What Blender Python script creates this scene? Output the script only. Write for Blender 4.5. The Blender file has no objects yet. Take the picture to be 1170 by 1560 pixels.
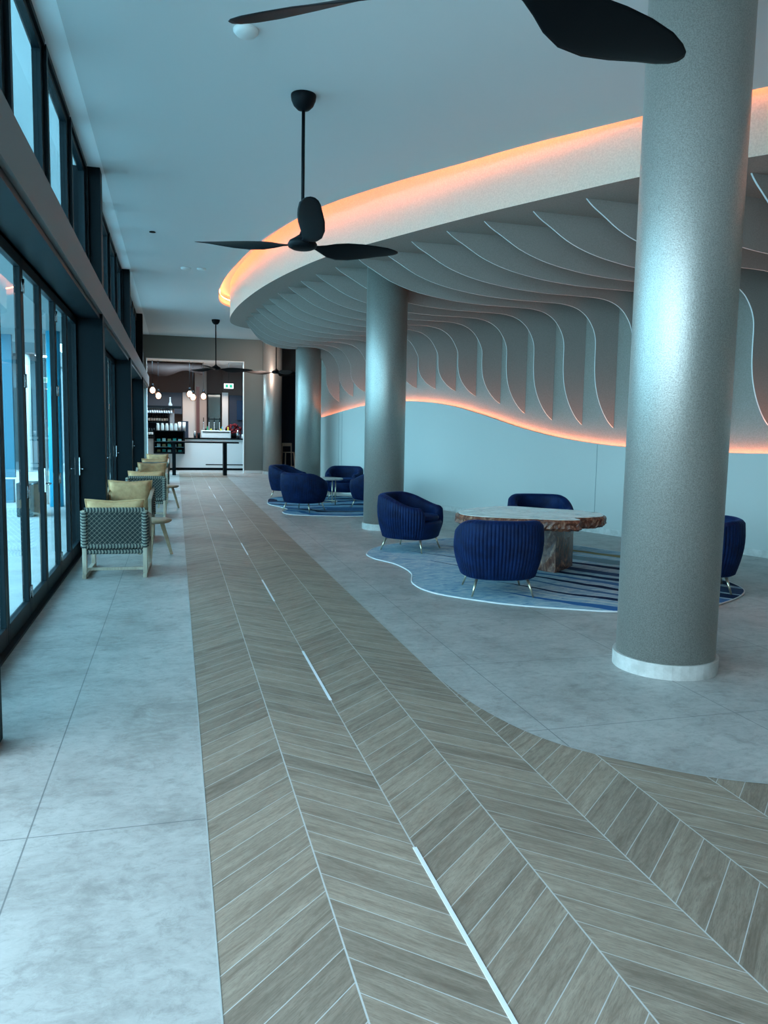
import bpy, bmesh, math, random
from mathutils import Vector, Matrix
from mathutils.geometry import tessellate_polygon
random.seed(7)
PI = math.pi
S = bpy.context.scene
C = S.collection

# ------------------------------------------------------------------ helpers
def link(name, me, mats, parent=None):
    o = bpy.data.objects.new(name, me)
    for m in (mats if isinstance(mats, (list, tuple)) else [mats]):
        me.materials.append(m)
    C.objects.link(o)
    if parent: o.parent = parent
    return o

class MB:
    def __init__(s): s.bm = bmesh.new(); s.mi = 0; s.sm = False
    def face(s, vs):
        if len(vs) > 8 and max(v.co.z for v in vs) - min(v.co.z for v in vs) < 1e-6:
            vs = list(vs)
            for t in tessellate_polygon([[v.co for v in vs]]): s.face([vs[k] for k in t])
            return
        try: f = s.bm.faces.new(vs)
        except ValueError: return None
        f.material_index = s.mi; f.smooth = s.sm; return f
    def verts(s, pts): return [s.bm.verts.new(p) for p in pts]
    def box(s, x0, x1, y0, y1, z0, z1, M=None):
        P = [(x, y, z) for z in (z0, z1) for (x, y) in ((x0, y0), (x1, y0), (x1, y1), (x0, y1))]
        if M: P = [M @ Vector(p) for p in P]
        v = s.verts(P)
        for q in ((3,2,1,0),(4,5,6,7),(0,1,5,4),(1,2,6,5),(2,3,7,6),(3,0,4,7)): s.face([v[i] for i in q])
        return s
    def bar(s, a, b, w, d=None, w2=None, d2=None):
        a, b = Vector(a), Vector(b); d = d or w; w2 = w2 or w; d2 = d2 or d
        t = (b - a).normalized(); up = Vector((0,0,1)) if abs(t.z) < .9 else Vector((0,1,0))
        r = t.cross(up).normalized(); u = r.cross(t)
        v = s.verts([a + r*sx*w/2 + u*sy*d/2 for sx, sy in ((-1,-1),(1,-1),(1,1),(-1,1))] + [b + r*sx*w2/2 + u*sy*d2/2 for sx, sy in ((-1,-1),(1,-1),(1,1),(-1,1))])
        for q in ((3,2,1,0),(4,5,6,7),(0,1,5,4),(1,2,6,5),(2,3,7,6),(3,0,4,7)): s.face([v[i] for i in q])
        return s
    def rings(s, rings, closed=True, caps=True, loop=False):
        R = [s.verts(r) for r in rings]; n = len(R[0])
        m = len(R) if loop else len(R) - 1
        for i in range(m):
            A, B = R[i], R[(i+1) % len(R)]
            for j in range(n if closed else n - 1):
                s.face([A[j], A[(j+1) % n], B[(j+1) % n], B[j]])
        if caps and not loop:
            s.face(R[0][::-1]); s.face(R[-1])
        return s
    def tube(s, pts, r, n=8, caps=True, loop=False):
        pts = [Vector(p) for p in pts]; rs = r if isinstance(r, (list, tuple)) else [r]*len(pts)
        rings = []; prev = None
        for i, p in enumerate(pts):
            a = pts[i-1] if (i > 0 or loop) else p; b = pts[(i+1) % len(pts)] if (i < len(pts)-1 or loop) else p
            t = (b - a).normalized()
            if prev is None: prev = Vector((0,0,1)) if abs(t.z) < .9 else Vector((1,0,0))
            u = (prev - t*prev.dot(t)).normalized(); prev = u; w = t.cross(u)
            rings.append([p + (u*math.cos(2*PI*k/n) + w*math.sin(2*PI*k/n))*rs[i] for k in range(n)])
        sm, s.sm = s.sm, True
        s.rings(rings, True, caps, loop); s.sm = sm
        return s
    def lathe(s, prof, n=32, c=(0,0,0)):
        rings = [[(c[0]+r*math.cos(2*PI*k/n), c[1]+r*math.sin(2*PI*k/n), c[2]+z) for k in range(n)] for r, z in prof]
        sm, s.sm = s.sm, True
        s.rings(rings); s.sm = sm
        return s
    def poly(s, pts, z=None):
        v = s.verts([(p[0], p[1], z) if z is not None else p for p in pts]); s.face(v); return s
    def prism(s, pts, z0, z1):
        a = s.verts([(p[0], p[1], z0) for p in pts]); b = s.verts([(p[0], p[1], z1) for p in pts]); n = len(a)
        s.face(a[::-1]); s.face(b)
        for i in range(n): s.face([a[i], a[(i+1) % n], b[(i+1) % n], b[i]])
        return s
    def build(s, name, mats, parent=None, bevel=0, sub=0, recalc=True):
        if recalc: bmesh.ops.recalc_face_normals(s.bm, faces=s.bm.faces[:])
        big = [f for f in s.bm.faces if len(f.verts) > 4]
        if big: bmesh.ops.triangulate(s.bm, faces=big)
        me = bpy.data.meshes.new(name); s.bm.to_mesh(me); s.bm.free()
        o = link(name, me, mats, parent)
        if bevel:
            m = o.modifiers.new('b', 'BEVEL'); m.width = bevel; m.segments = 2; m.limit_method = 'ANGLE'
        if sub:
            m = o.modifiers.new('s', 'SUBSURF'); m.levels = sub; m.render_levels = sub
        return o

def tag(o, label=None, cat=None, group=None, kind=None):
    if label: o['label'] = label
    if cat: o['category'] = cat
    if group: o['group'] = group
    if kind: o['kind'] = kind
    return o
def empty(name, loc=(0,0,0), rz=0):
    o = bpy.data.objects.new(name, None); o.empty_display_size = .1; C.objects.link(o)
    o.location = loc; o.rotation_euler = (0, 0, rz); return o
def copy_tree(o, parent=None):
    c = o.copy(); C.objects.link(c)
    if parent: c.parent = parent
    for ch in [k for k in bpy.data.objects if k.parent == o]: copy_tree(ch, c)
    return c
def spline(pts, n=12, closed=False):
    P = [Vector(p) for p in pts]; out = []; N = len(P)
    for i in range(N if closed else N-1):
        if closed: a, b, c, d = P[i-1], P[i], P[(i+1) % N], P[(i+2) % N]
        else: a, b, c, d = P[max(i-1,0)], P[i], P[i+1], P[min(i+2,N-1)]
        for k in range(n):
            t = k/n
            out.append(.5*((2*b) + (c-a)*t + (2*a-5*b+4*c-d)*t*t + (3*b-a-3*c+d)*t**3))
    if not closed: out.append(P[-1])
    return out
def offset(pts, d):
    out = []
    for i, p in enumerate(pts):
        t = (pts[min(i+1, len(pts)-1)] - pts[max(i-1, 0)]); t = Vector((t.x, t.y)).normalized()
        out.append(Vector((p.x - t.y*d, p.y + t.x*d)))
    return out
def interp(tab, x):
    if x <= tab[0][0]: return tab[0][1]
    for (a, fa), (b, fb) in zip(tab[:-1], tab[1:]):
        if x <= b: return fa + (fb-fa)*(x-a)/(b-a)
    return tab[-1][1]

# ------------------------------------------------------------------ materials
def mat(name, col, rough=.6, metal=0, emit=None, es=0, spec=.5):
    m = bpy.data.materials.new(name); m.use_nodes = True; b = m.node_tree.nodes['Principled BSDF']
    b.inputs['Base Color'].default_value = (*col, 1); b.inputs['Roughness'].default_value = rough
    b.inputs['Metallic'].default_value = metal; b.inputs['Specular IOR Level'].default_value = spec
    if emit: b.inputs['Emission Color'].default_value = (*emit, 1); b.inputs['Emission Strength'].default_value = es
    return m
class NT:
    def __init__(s, m): s.t = m.node_tree; s.b = s.t.nodes['Principled BSDF']
    def n(s, ty, **k):
        x = s.t.nodes.new(ty)
        for a, v in k.items(): setattr(x, a, v)
        return x
    def l(s, a, b): s.t.links.new(a, b)
    def math(s, op, a, b=None, c=None):
        x = s.n('ShaderNodeMath', operation=op)
        for i, v in enumerate((a, b, c)):
            if v is None: continue
            if isinstance(v, (int, float)): x.inputs[i].default_value = v
            else: s.l(v, x.inputs[i])
        return x.outputs[0]
    def mix(s, f, a, b):
        x = s.n('ShaderNodeMix', data_type='RGBA')
        for i, v in ((0, f), (6, a), (7, b)):
            if isinstance(v, (int, float)): x.inputs[i].default_value = v
            elif isinstance(v, tuple): x.inputs[i].default_value = (*v, 1)
            else: s.l(v, x.inputs[i])
        return x.outputs[2]
    def obj(s, scale=(1,1,1), loc=(0,0,0), rot=(0,0,0)):
        tc = s.n('ShaderNodeTexCoord'); mp = s.n('ShaderNodeMapping')
        mp.inputs['Scale'].default_value = scale; mp.inputs['Location'].default_value = loc; mp.inputs['Rotation'].default_value = rot
        s.l(tc.outputs['Object'], mp.inputs['Vector']); return mp.outputs[0]
    def noise(s, vec, scale, detail=4, rough=.5, dist=0):
        x = s.n('ShaderNodeTexNoise'); x.inputs['Scale'].default_value = scale; x.inputs['Detail'].default_value = detail
        x.inputs['Roughness'].default_value = rough; x.inputs['Distortion'].default_value = dist
        s.l(vec, x.inputs['Vector']); return x.outputs['Fac']
    def ramp(s, f, stops):
        x = s.n('ShaderNodeValToRGB'); e = x.color_ramp.elements
        while len(e) < len(stops): e.new(.5)
        for i, (p, c) in enumerate(stops): e[i].position = p; e[i].color = (*c, 1)
        s.l(f, x.inputs[0]); return x.outputs[0]
    def bump(s, h, st, dist=.01):
        x = s.n('ShaderNodeBump'); x.inputs['Strength'].default_value = st; x.inputs['Distance'].default_value = dist
        s.l(h, x.inputs['Height']); s.l(x.outputs[0], s.b.inputs['Normal'])

def textured(name, col, col2, scale, rough, bump, metal=0, dist=.004, detail=3, spec=.5):
    m = mat(name, col, rough, metal, spec=spec); t = NT(m); v = t.obj()
    f = t.noise(v, scale, detail, .6)
    t.l(t.ramp(f, [(.35, col), (.65, col2)]), t.b.inputs['Base Color'])
    if bump: t.bump(f, bump, dist)
    return m

M = {}
M['ceiling'] = mat('ceiling_paint', (.70,.70,.69), .9, spec=.2)
M['soffit'] = mat('soffit_lit_tone', (.93,.95,.95), .8)  # window light on this strip is put into its paler colour
M['frame'] = mat('window_frame_metal', (.003,.010,.014), .45, 0, spec=.18)
M['steel'] = mat('steel_column_paint', (.003,.008,.011), .5, 0, spec=.12)
M['beam'] = mat('beam_paint', (.20,.19,.19), .6)
M['column'] = textured('column_textured_paint', (.33,.32,.29), (.50,.49,.45), 130, .42, .6, .72, .003)
M['panel'] = mat('wall_panel_paint', (.46,.46,.43), .55, spec=.35)
M['suede'] = textured('suede_wall_paint', (.25,.235,.205), (.31,.29,.26), 60, .8, .25, 0)
M['fascia'] = textured('fascia_paint', (.55,.49,.40), (.66,.59,.49), 60, .8, .25, 0)
M['fin'] = textured('fin_paint', (.27,.25,.225), (.32,.295,.27), 80, .75, .15, 0)
M['fin_edge'] = mat('fin_edge_pale', (.72,.72,.70), .5)  # edge faces are paler than the fin sides
M['greenwall'] = mat('grey_green_wall_paint', (.17,.19,.175), .8)
M['white'] = mat('white_paint', (.78,.78,.76), .6)
M['black'] = mat('matte_black', (.003,.005,.007), .5, spec=.12)
M['darkwall'] = mat('dark_wall_paint', (.04,.055,.085), .8)
M['brown'] = mat('brown_wall_paint', (.13,.095,.085), .8)
M['beige'] = mat('beige_wall_paint', (.45,.38,.34), .8)
M['brass'] = mat('brushed_brass', (.62,.55,.40), .28, .9)
M['steelbright'] = mat('stainless_steel', (.6,.62,.64), .25, 1)
M['led'] = mat('orange_led_tape', (1,.6,.35), .5, emit=(1,.245,.082), es=25)
M['led2'] = mat('orange_led_wall_tape', (1,.6,.35), .5, emit=(1,.27,.11), es=32)
M['floorlight'] = mat('floor_light_diffuser', (.62,.64,.66), .35, emit=(.75,.88,1), es=.05)
M['grout'] = mat('pale_grout', (.36,.36,.34), .7)

# stone tiles -------------------------------------------------------
def stone(name, gx, gy, ox, oy):
    m = mat(name, (.5,.5,.5), .42, spec=.4); t = NT(m); v = t.obj()
    a = t.noise(v, 1.3, 6, .62, .6); b = t.noise(v, 5, 9, .78, .5); vein = t.noise(t.obj((1,1.8,1)), 3.4, 9, .8, .9)
    base = t.ramp(a, [(.30, (.24,.225,.205)), (.50, (.34,.32,.30)), (.72, (.45,.43,.40))])
    c = t.mix(t.ramp(vein, [(.42,(0,0,0)),(.62,(.5,.5,.5))]), base, (.46,.44,.415))
    c = t.mix(t.ramp(b, [(.52,(0,0,0)),(.66,(.5,.5,.5))]), c, (.21,.195,.18))
    fine = t.noise(t.obj((1,1.5,1)), 15, 9, .82, .5)
    c = t.mix(t.ramp(fine, [(.50,(0,0,0)),(.62,(.42,.42,.42))]), c, (.20,.19,.17))
    c = t.mix(t.ramp(fine, [(.36,(.3,.3,.3)),(.46,(0,0,0))]), c, (.52,.50,.47))
    sp = t.n('ShaderNodeSeparateXYZ'); t.l(t.n('ShaderNodeTexCoord').outputs['Object'], sp.inputs[0])
    def line(o, off, size, w):
        fr = t.math('PINGPONG', t.math('SUBTRACT', o, off), size/2)
        return t.math('LESS_THAN', fr, w)
    g = t.math('MAXIMUM', line(sp.outputs[0], ox, gx, .003), line(sp.outputs[1], oy, gy, .003))
    c = t.mix(t.math('MULTIPLY', g, .75), c, (.10,.11,.11))
    t.l(c, t.b.inputs['Base Color'])
    t.l(t.ramp(b, [(.3,(.36,.36,.36)),(.7,(.55,.55,.55))]), t.b.inputs['Roughness'])
    return m
M['stone_l'] = stone('stone_tile_window_side', 1.38, 2.76, -.57, 3.12)
M['stone_r'] = stone('stone_tile_lounge_side', 1.2, 1.2, 1.95, 3.7)

# chevron timber-look plank floor --------------------------------------------
def chevron():
    m = mat('chevron_timber', (.3,.25,.2), .45, spec=.4); t = NT(m)
    sp = t.n('ShaderNodeSeparateXYZ'); t.l(t.n('ShaderNodeTexCoord').outputs['Object'], sp.inputs[0])
    x, y = sp.outputs[0], sp.outputs[1]
    W = .385; u = t.math('DIVIDE', t.math('SUBTRACT', x, .11), W); k = t.math('FLOOR', u); fr = t.math('SUBTRACT', u, k)
    par = t.math('MODULO', t.math('ADD', k, 20), 2)              # 0: rises to the right, 1: falls
    sg = t.math('SUBTRACT', t.math('MULTIPLY', par, 2), 1)       # -1 / +1
    lx = t.math('MULTIPLY', fr, W)
    v = t.math('ADD', y, t.math('MULTIPLY', sg, t.math('MULTIPLY', lx, .92)))
    q = t.math('DIVIDE', t.math('ADD', v, 40), .155); pi_ = t.math('FLOOR', q); pf = t.math('SUBTRACT', q, pi_)
    joint = t.math('LESS_THAN', t.math('PINGPONG', q, .5), .014)
    seam = t.math('LESS_THAN', t.math('PINGPONG', u, .5), .0075)
    # plank-aligned coordinates
    al = t.math('SUBTRACT', t.math('MULTIPLY', lx, .736), t.math('MULTIPLY', sg, t.math('MULTIPLY', y, .677)))
    cb = t.n('ShaderNodeCombineXYZ')
    t.l(t.math('MULTIPLY', al, 1.0), cb.inputs[0]); t.l(t.math('MULTIPLY', v, 6.0), cb.inputs[1])
    t.l(t.math('ADD', t.math('MULTIPLY', pi_, 3.7), t.math('MULTIPLY', k, 11.3)), cb.inputs[2])
    g1 = t.noise(cb.outputs[0], 3.2, 7, .68, .9); g2 = t.noise(cb.outputs[0], 24, 6, .75, .3)
    wn = t.n('ShaderNodeTexWhiteNoise', noise_dimensions='3D'); c2 = t.n('ShaderNodeCombineXYZ')
    t.l(pi_, c2.inputs[0]); t.l(k, c2.inputs[1]); t.l(c2.outputs[0], wn.inputs['Vector'])
    c = t.ramp(g1, [(.28,(.16,.115,.082)),(.5,(.26,.20,.15)),(.72,(.34,.27,.205))])
    c = t.mix(t.ramp(g2, [(.46,(0,0,0)),(.66,(.7,.7,.7))]), c, (.145,.105,.078))
    hs = t.n('ShaderNodeHueSaturation'); t.l(c, hs.inputs['Color']); t.l(t.math('ADD', t.math('MULTIPLY', wn.outputs['Value'], .30), .86), hs.inputs['Value'])
    c = t.mix(t.math('MULTIPLY', t.math('MAXIMUM', joint, seam), .8), hs.outputs[0], (.52,.51,.49))
    t.l(c, t.b.inputs['Base Color'])
    t.l(t.ramp(g1, [(.3,(.52,.52,.52)),(.7,(.40,.40,.40))]), t.b.inputs['Roughness'])
    t.bump(g2, .12, .002)
    return m
M['chevron'] = chevron()

def glass(name, tint=(.74,.90,.93), k=.06):
    m = bpy.data.materials.new(name); m.use_nodes = True; t = m.node_tree; t.nodes.clear()
    o = t.nodes.new('ShaderNodeOutputMaterial'); mx = t.nodes.new('ShaderNodeMixShader'); tr = t.nodes.new('ShaderNodeBsdfTransparent')
    gl = t.nodes.new('ShaderNodeBsdfGlossy'); fr = t.nodes.new('ShaderNodeFresnel')
    fr.inputs[0].default_value = 1.22; tr.inputs[0].default_value = (*tint, 1); gl.inputs['Roughness'].default_value = .02
    ge = t.nodes.new('ShaderNodeNewGeometry'); mu = t.nodes.new('ShaderNodeMath'); mu.operation = 'MULTIPLY'; iv = t.nodes.new('ShaderNodeMath'); iv.operation = 'SUBTRACT'; iv.inputs[0].default_value = 1
    t.links.new(ge.outputs['Backfacing'], iv.inputs[1]); t.links.new(fr.outputs[0], mu.inputs[0]); t.links.new(iv.outputs[0], mu.inputs[1]); t.links.new(mu.outputs[0], mx.inputs[0]); t.links.new(tr.outputs[0], mx.inputs[1]); t.links.new(gl.outputs[0], mx.inputs[2]); t.links.new(mx.outputs[0], o.inputs[0])
    return m
M['glass'] = glass('clear_window_glass')
M['globe'] = glass('pendant_globe_glass', (.97,.93,.9))
def velvet():
    m = mat('navy_velvet', (.010,.026,.115), .6, spec=.12); t = NT(m)
    t.b.inputs['Sheen Weight'].default_value = .14; t.b.inputs['Sheen Tint'].default_value = (.03,.22,.80,1); t.b.inputs['Sheen Roughness'].default_value = .35
    f = t.noise(t.obj(), 9, 4, .6); t.l(t.ramp(f, [(.35,(.0015,.007,.032)),(.65,(.003,.015,.065))]), t.b.inputs['Base Color'])
    return m
M['velvet'] = velvet()
def wood(name, a, b, s=(1,8,1), rough=.5):
    m = mat(name, a, rough); t = NT(m); f = t.noise(t.obj(s), 5, 6, .65, .6)
    t.l(t.ramp(f, [(.3, a), (.7, b)]), t.b.inputs['Base Color']); t.bump(f, .1, .003); return m
M['paleteak'] = wood('weathered_teak', (.34,.26,.19), (.52,.42,.32), (10,10,1.2), .6)
M['teak'] = wood('light_timber', (.34,.23,.14), (.48,.35,.23), (2,10,2))
M['rope_d'] = mat('dark_grey_cord', (.035,.045,.045), .8)
M['rope_w'] = mat('off_white_cord', (.27,.255,.205), .8)
M['khaki'] = textured('khaki_linen', (.56,.31,.145), (.68,.40,.20), 14, .9, .35, 0, .01, 5)
def slab_side():
    m = mat('petrified_wood_edge', (.2,.12,.08), .22); t = NT(m); f = t.noise(t.obj((1,1,.55)), 9, 7, .7, 2.5); g = t.noise(t.obj((1,1,.3)), 30, 4, .6, 1)
    c = t.ramp(f, [(.28,(.02,.006,.004)),(.44,(.09,.026,.014)),(.55,(.17,.062,.034)),(.66,(.33,.17,.10)),(.8,(.05,.016,.010))])
    t.l(t.mix(t.ramp(g,[(.60,(0,0,0)),(.8,(.25,.25,.25))]), c, (.42,.28,.20)), t.b.inputs['Base Color']); t.bump(f, .5, .02); return m
M['slabedge'] = slab_side()
def slab_top():
    m = mat('petrified_wood_polished_top', (.5,.48,.44), .10); t = NT(m); f = t.noise(t.obj((1,1.6,1)), 2.6, 6, .6, 1.4)
    t.l(t.ramp(f, [(.30,(.05,.045,.05)),(.36,(.42,.38,.33)),(.6,(.66,.62,.55)),(.8,(.50,.45,.38))]), t.b.inputs['Base Color']); return m
M['slabtop'] = slab_top()
def rugmat(name, ang, sc, gold=True):
    m = mat(name, (.2,.3,.45), .95, spec=.1); t = NT(m)
    v = t.obj((1,1,1), (0,0,0), (0,0,ang)); w1 = t.noise(v, .55, 2, .5, .3)
    sp = t.n('ShaderNodeSeparateXYZ'); t.l(v, sp.inputs[0])
    h = t.math('ADD', t.math('MULTIPLY', sp.outputs[1], sc), t.math('MULTIPLY', w1, 2.4*sc))
    tri = t.math('PINGPONG', h, .5); tri2 = t.math('PINGPONG', t.math('MULTIPLY', h, .37), .5)
    mott = t.noise(t.obj((1,3,1)), 7, 6, .7, 1)
    pale = t.ramp(mott, [(.3,(.10,.21,.34)),(.5,(.17,.31,.43)),(.7,(.30,.43,.50))])
    mid = t.ramp(mott, [(.3,(.02,.07,.18)),(.7,(.055,.17,.33))])
    c = t.mix(t.math('LESS_THAN', tri, .17), pale, mid)
    c = t.mix(t.math('LESS_THAN', tri2, .045), c, (.006,.016,.05))
    x = t.math('GREATER_THAN', tri2, .455)
    c = t.mix(x, c, (.004,.012,.045))
    t.l(c, t.b.inputs['Base Color']); t.bump(mott, .4, .01); return m
def rug_big():
    # bands radiate from the lounge's left side and fan out to the right
    m = mat('blue_wave_rug', (.2,.3,.45), .95, spec=.1); t = NT(m)
    sp = t.n('ShaderNodeSeparateXYZ'); tc = t.n('ShaderNodeTexCoord'); t.l(tc.outputs['Object'], sp.inputs[0])
    x, y = sp.outputs[0], sp.outputs[1]
    mott = t.noise(t.obj((1,2.2,1)), 5, 6, .7, 1.2); wob = t.noise(t.obj(), 1.1, 2, .5, 0)
    # line coordinate: Y reduced by the slant of the bands (they run down to the right)
    s = t.math('ADD', t.math('ADD', y, t.math('MULTIPLY', x, 1.4)), t.math('MULTIPLY', wob, .5))
    c = t.ramp(mott, [(.30,(.12,.23,.36)),(.46,(.24,.37,.46)),(.64,(.42,.52,.54))])
    def band(c, at, w, col, grow=0, x0=3.2):
        ww = t.math('MULTIPLY', t.math('MAXIMUM', t.math('MULTIPLY', t.math('SUBTRACT', x, x0), grow), 0) if grow else t.math('ADD', 0, 1), w)
        d = t.math('ABSOLUTE', t.math('SUBTRACT', s, at))
        return t.mix(t.math('LESS_THAN', d, ww), c, col)
    navy = (.004,.014,.05); mid = (.03,.12,.30); gold = (.22,.19,.10); pale = (.42,.50,.52); grey = (.14,.19,.23)
    for at, w, col, x0 in ((11.85,.24,mid,3.1),(12.22,.06,pale,3.1),(12.52,.15,navy,3.3),(13.0,.12,(.05,.13,.25),3.4),(13.47,.085,navy,2.9),(13.9,.12,(.05,.13,.27),3.4),
                           (14.32,.085,navy,2.9),(14.85,.17,(.03,.06,.13),3.5),(15.55,.10,navy,3.4),(16.25,.24,(.13,.21,.24),3.8),(16.75,.05,pale,3.9),(17.15,.13,gold,3.9)):
        c = band(c, at, w, col, .8, x0)
    t.l(c, t.b.inputs['Base Color']); t.bump(mott, .4, .01); return m
M['rug'] = rug_big()
M['rug2'] = rugmat('blue_banded_rug', .15, 1.3)
M['rugedge'] = mat('white_rug_binding', (.60,.62,.62), .9)
M['marble'] = textured('pale_marble', (.38,.36,.33), (.54,.52,.49), 9, .35, 0, 0, .001, 6)
M['screen_blue'] = mat('blue_screen_wall', (.02,.17,.25), .5)
M['turq'] = mat('turquoise_post_paint', (.03,.42,.62), .5)
M['paving'] = textured('outdoor_paving', (.46,.48,.47), (.58,.60,.59), 2, .8, 0, 0, .001, 5)
M['verandah'] = mat('verandah_soffit', (.30,.36,.37), .8)
M['outwall'] = mat('outdoor_render', (.13,.18,.20), .8)
M['outdark'] = mat('outdoor_dark_panel', (.015,.05,.06), .6)
M['bulb'] = mat('glowing_filament', (1,.8,.6), .5, emit=(1,.50,.30), es=5)
M['green'] = mat('exit_sign_green', (.02,.30,.14), .5)
M['sign'] = mat('exit_sign_face', (.9,.95,.92), .5, emit=(.85,1,.92), es=.7)
M['bottle'] = mat('dark_bottle_glass', (.006,.012,.012), .08)
M['label'] = mat('bottle_paper_label', (.75,.74,.70), .7)
M['red'] = mat('deep_red_fabric', (.22,.008,.014), .8)
M['yellow'] = mat('yellow_plastic', (.75,.62,.05), .5)
M['jar'] = mat('pale_jar_glass', (.55,.66,.66), .12)
M['bluegrey'] = mat('blue_grey_board', (.05,.09,.14), .6)
M['clearglass'] = mat('wine_glass_shine', (.62,.72,.78), .08)

# ------------------------------------------------------------------ plan curves
Wpts = [(9.0,3.4),(8.6,5.0),(7.95,7.6),(7.57,8.92),(6.82,10.89),(6.13,12.83),(5.35,15.1),(4.96,16.42),(4.40,18.4),(3.82,20.45),(3.70,20.85)]
WALL = spline(Wpts, 14)                                   # near -> far, front face of the lower panels
UP = offset(WALL, -.11)                                   # upper wall is set back
def wall_x(y, curve=None):
    cv = curve or UP
    for a, b in zip(cv[:-1], cv[1:]):
        if a.y <= y <= b.y: return a.x + (b.x-a.x)*(y-a.y)/(b.y-a.y)
    return cv[-1].x if y > cv[-1].y else cv[0].x
ZC, ZS = 4.75, 4.22
Cin = spline([(4.3,21.5),(3.2,21.48),(2.3,21.25),(1.70,20.8),(1.40,20.2),(1.30,19.4),(1.28,18.4),(1.36,16.8),(1.59,14.8),(1.93,13.05),(2.32,11.7),(2.90,10.4),(3.53,9.1),(4.08,8.1),(4.63,7.17),(5.33,6.32),(6.35,5.3),(7.6,4.3),(9.0,3.4)], 10)
Cout = spline([(4.3,21.95),(3.1,21.9),(2.0,21.65),(1.38,21.0),(1.12,20.3),(1.03,19.3),(1.01,18.2),(1.06,16.8),(1.24,14.9),(1.46,13.4),(1.74,12.15),(2.11,11.04),(2.71,9.87),(3.26,8.97),(3.76,8.15),(4.48,7.13),(5.18,6.2),(6.2,5.15),(7.45,4.15),(8.9,3.2)], 10)
wave_tab = [(3,1.62),(5,1.55),(6.5,1.46),(7.6,1.42),(8.68,1.40),(9.22,1.39),(10.0,1.395),(10.87,1.425),(11.5,1.47),(12.17,1.55),(12.7,1.64),(13.25,1.755),(13.76,1.89),(14.2,1.99),(14.69,2.10),(15.2,2.18),(15.77,2.24),(16.5,2.275),(17.4,2.27),(18.34,2.215),(19.3,2.11),(20.18,1.99),(20.6,1.93)]
def wave(y): return (interp(wave_tab, y-.25) + interp(wave_tab, y) + interp(wave_tab, y+.25))/3

# ------------------------------------------------------------------ floor
BX = [(1.65,28.6),(1.65,9),(1.65,6),(1.65,5.0),(1.66,4.55),(1.70,4.15),(1.79,3.78),(1.90,3.53),(2.05,3.33),(2.23,3.16),(2.42,3.0),(2.65,2.87),(3.1,2.7),(4.0,2.5),(5.5,2.35),(9.5,2.2)]
bnd = spline(BX, 6)
def struct(o, label=None): o['kind'] = 'structure'; return o if not label else tag(o, label)
b = MB(); b.poly([(-1.2,-6),(.11,-6),(.11,28.6),(-1.2,28.6)], 0); struct(b.build('floor', M['stone_l']), 'pale grey stone tile floor along the glass doors')
b = MB(); b.poly([(.11,-6),(9.5,-6)] + [(p.x,p.y) for p in bnd[::-1]] + [(.11,28.6)], 0); struct(b.build('floor.001', M['chevron']), 'brown chevron plank floor walkway with thin pale joints')
b = MB(); b.poly([(9.5,2.2),(9.5,34),(1.65,34)] + [(p.x,p.y) for p in bnd[:-1]], 0); struct(b.build('floor.002', M['stone_r']), 'grey stone tile floor under the lounge seating')
b = MB(); b.poly([(-1.2,28.6),(1.65,28.6),(1.65,34),(-1.2,34)], 0); struct(b.build('floor.003', M['stone_r']))
# metal divider strips between the floor finishes
b = MB(); b.box(.107,.112,-6,28.3,0,.0015); struct(b.build('trim_1', M['grout']))
b = MB()
L, R = offset(bnd, .004), offset(bnd, -.004)
for i in range(len(bnd)-1):
    v = b.verts([(L[i].x,L[i].y,.002),(R[i].x,R[i].y,.002),(R[i+1].x,R[i+1].y,.002),(L[i+1].x,L[i+1].y,.002)]); b.face(v)
struct(b.build('trim_2', M['grout']))
ordn = ['nearest','second nearest','third nearest','fourth','fifth','sixth','seventh','eighth']
for k in range(8):
    y0 = 1.66 + k*2.735 - (0 if k else .75); y1 = 2.71 + k*2.735
    b = MB(); b.box(.872,.888,y0,y1,.0005,.003)
    o = b.build('floor_light', M['floorlight'])
    tag(o, '%s of the slim white light strips set in a line along the plank floor' % ordn[k], 'floor light', 'linear lights set in the walkway')
# ------------------------------------------------------------------ ceiling, cove, bulkhead
b = MB(); b.poly([(-.83,-6),(9.6,-6),(9.6,3.2)] + [(p.x,p.y) for p in Cout[::-1]] + [(9.6,21.95),(9.6,34),(3.62,34),(3.62,28.35),(-.83,28.35)], ZC)
n = len(Cout)
v0 = b.verts([(p.x,p.y,ZC) for p in Cout]); v1 = b.verts([(p.x,p.y,ZC+.05) for p in Cout])
O2 = offset(Cout, -.16)
v2 = b.verts([(p.x,p.y,ZC+.05) for p in O2]); v3 = b.verts([(p.x,p.y,5.02) for p in O2])
for i in range(n-1):
    b.face([v0[i],v0[i+1],v1[i+1],v1[i]]); b.face([v1[i],v1[i+1],v2[i+1],v2[i]]); b.face([v2[i],v2[i+1],v3[i+1],v3[i]])
struct(b.build('ceiling', M['ceiling'], recalc=False), 'plain pale ceiling over the walkway')
b = MB(); b.poly([(p.x,p.y) for p in O2] + [(9.7,21.95)] , 5.02)
struct(b.build('ceiling.001', M['ceiling'], recalc=False))
b = MB()
nc = len(Cin); a0 = b.verts([(p.x,p.y,ZS) for p in Cin]); a1 = b.verts([(p.x,p.y,5.02) for p in Cin])
b.sm = True
for i in range(nc-1): b.face([a0[i],a0[i+1],a1[i+1],a1[i]])
struct(b.build('trim_3', M['fascia'], recalc=False), 'tall curved fascia of the lowered ceiling washed with orange light')
b = MB(); b.poly([(p.x,p.y) for p in Cin] + [(p.x,p.y) for p in UP] + [(4.1,21.2)], ZS)
struct(b.build('ceiling.002', M['suede'], recalc=False), 'lowered grey ceiling that carries the curved fins')
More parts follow.
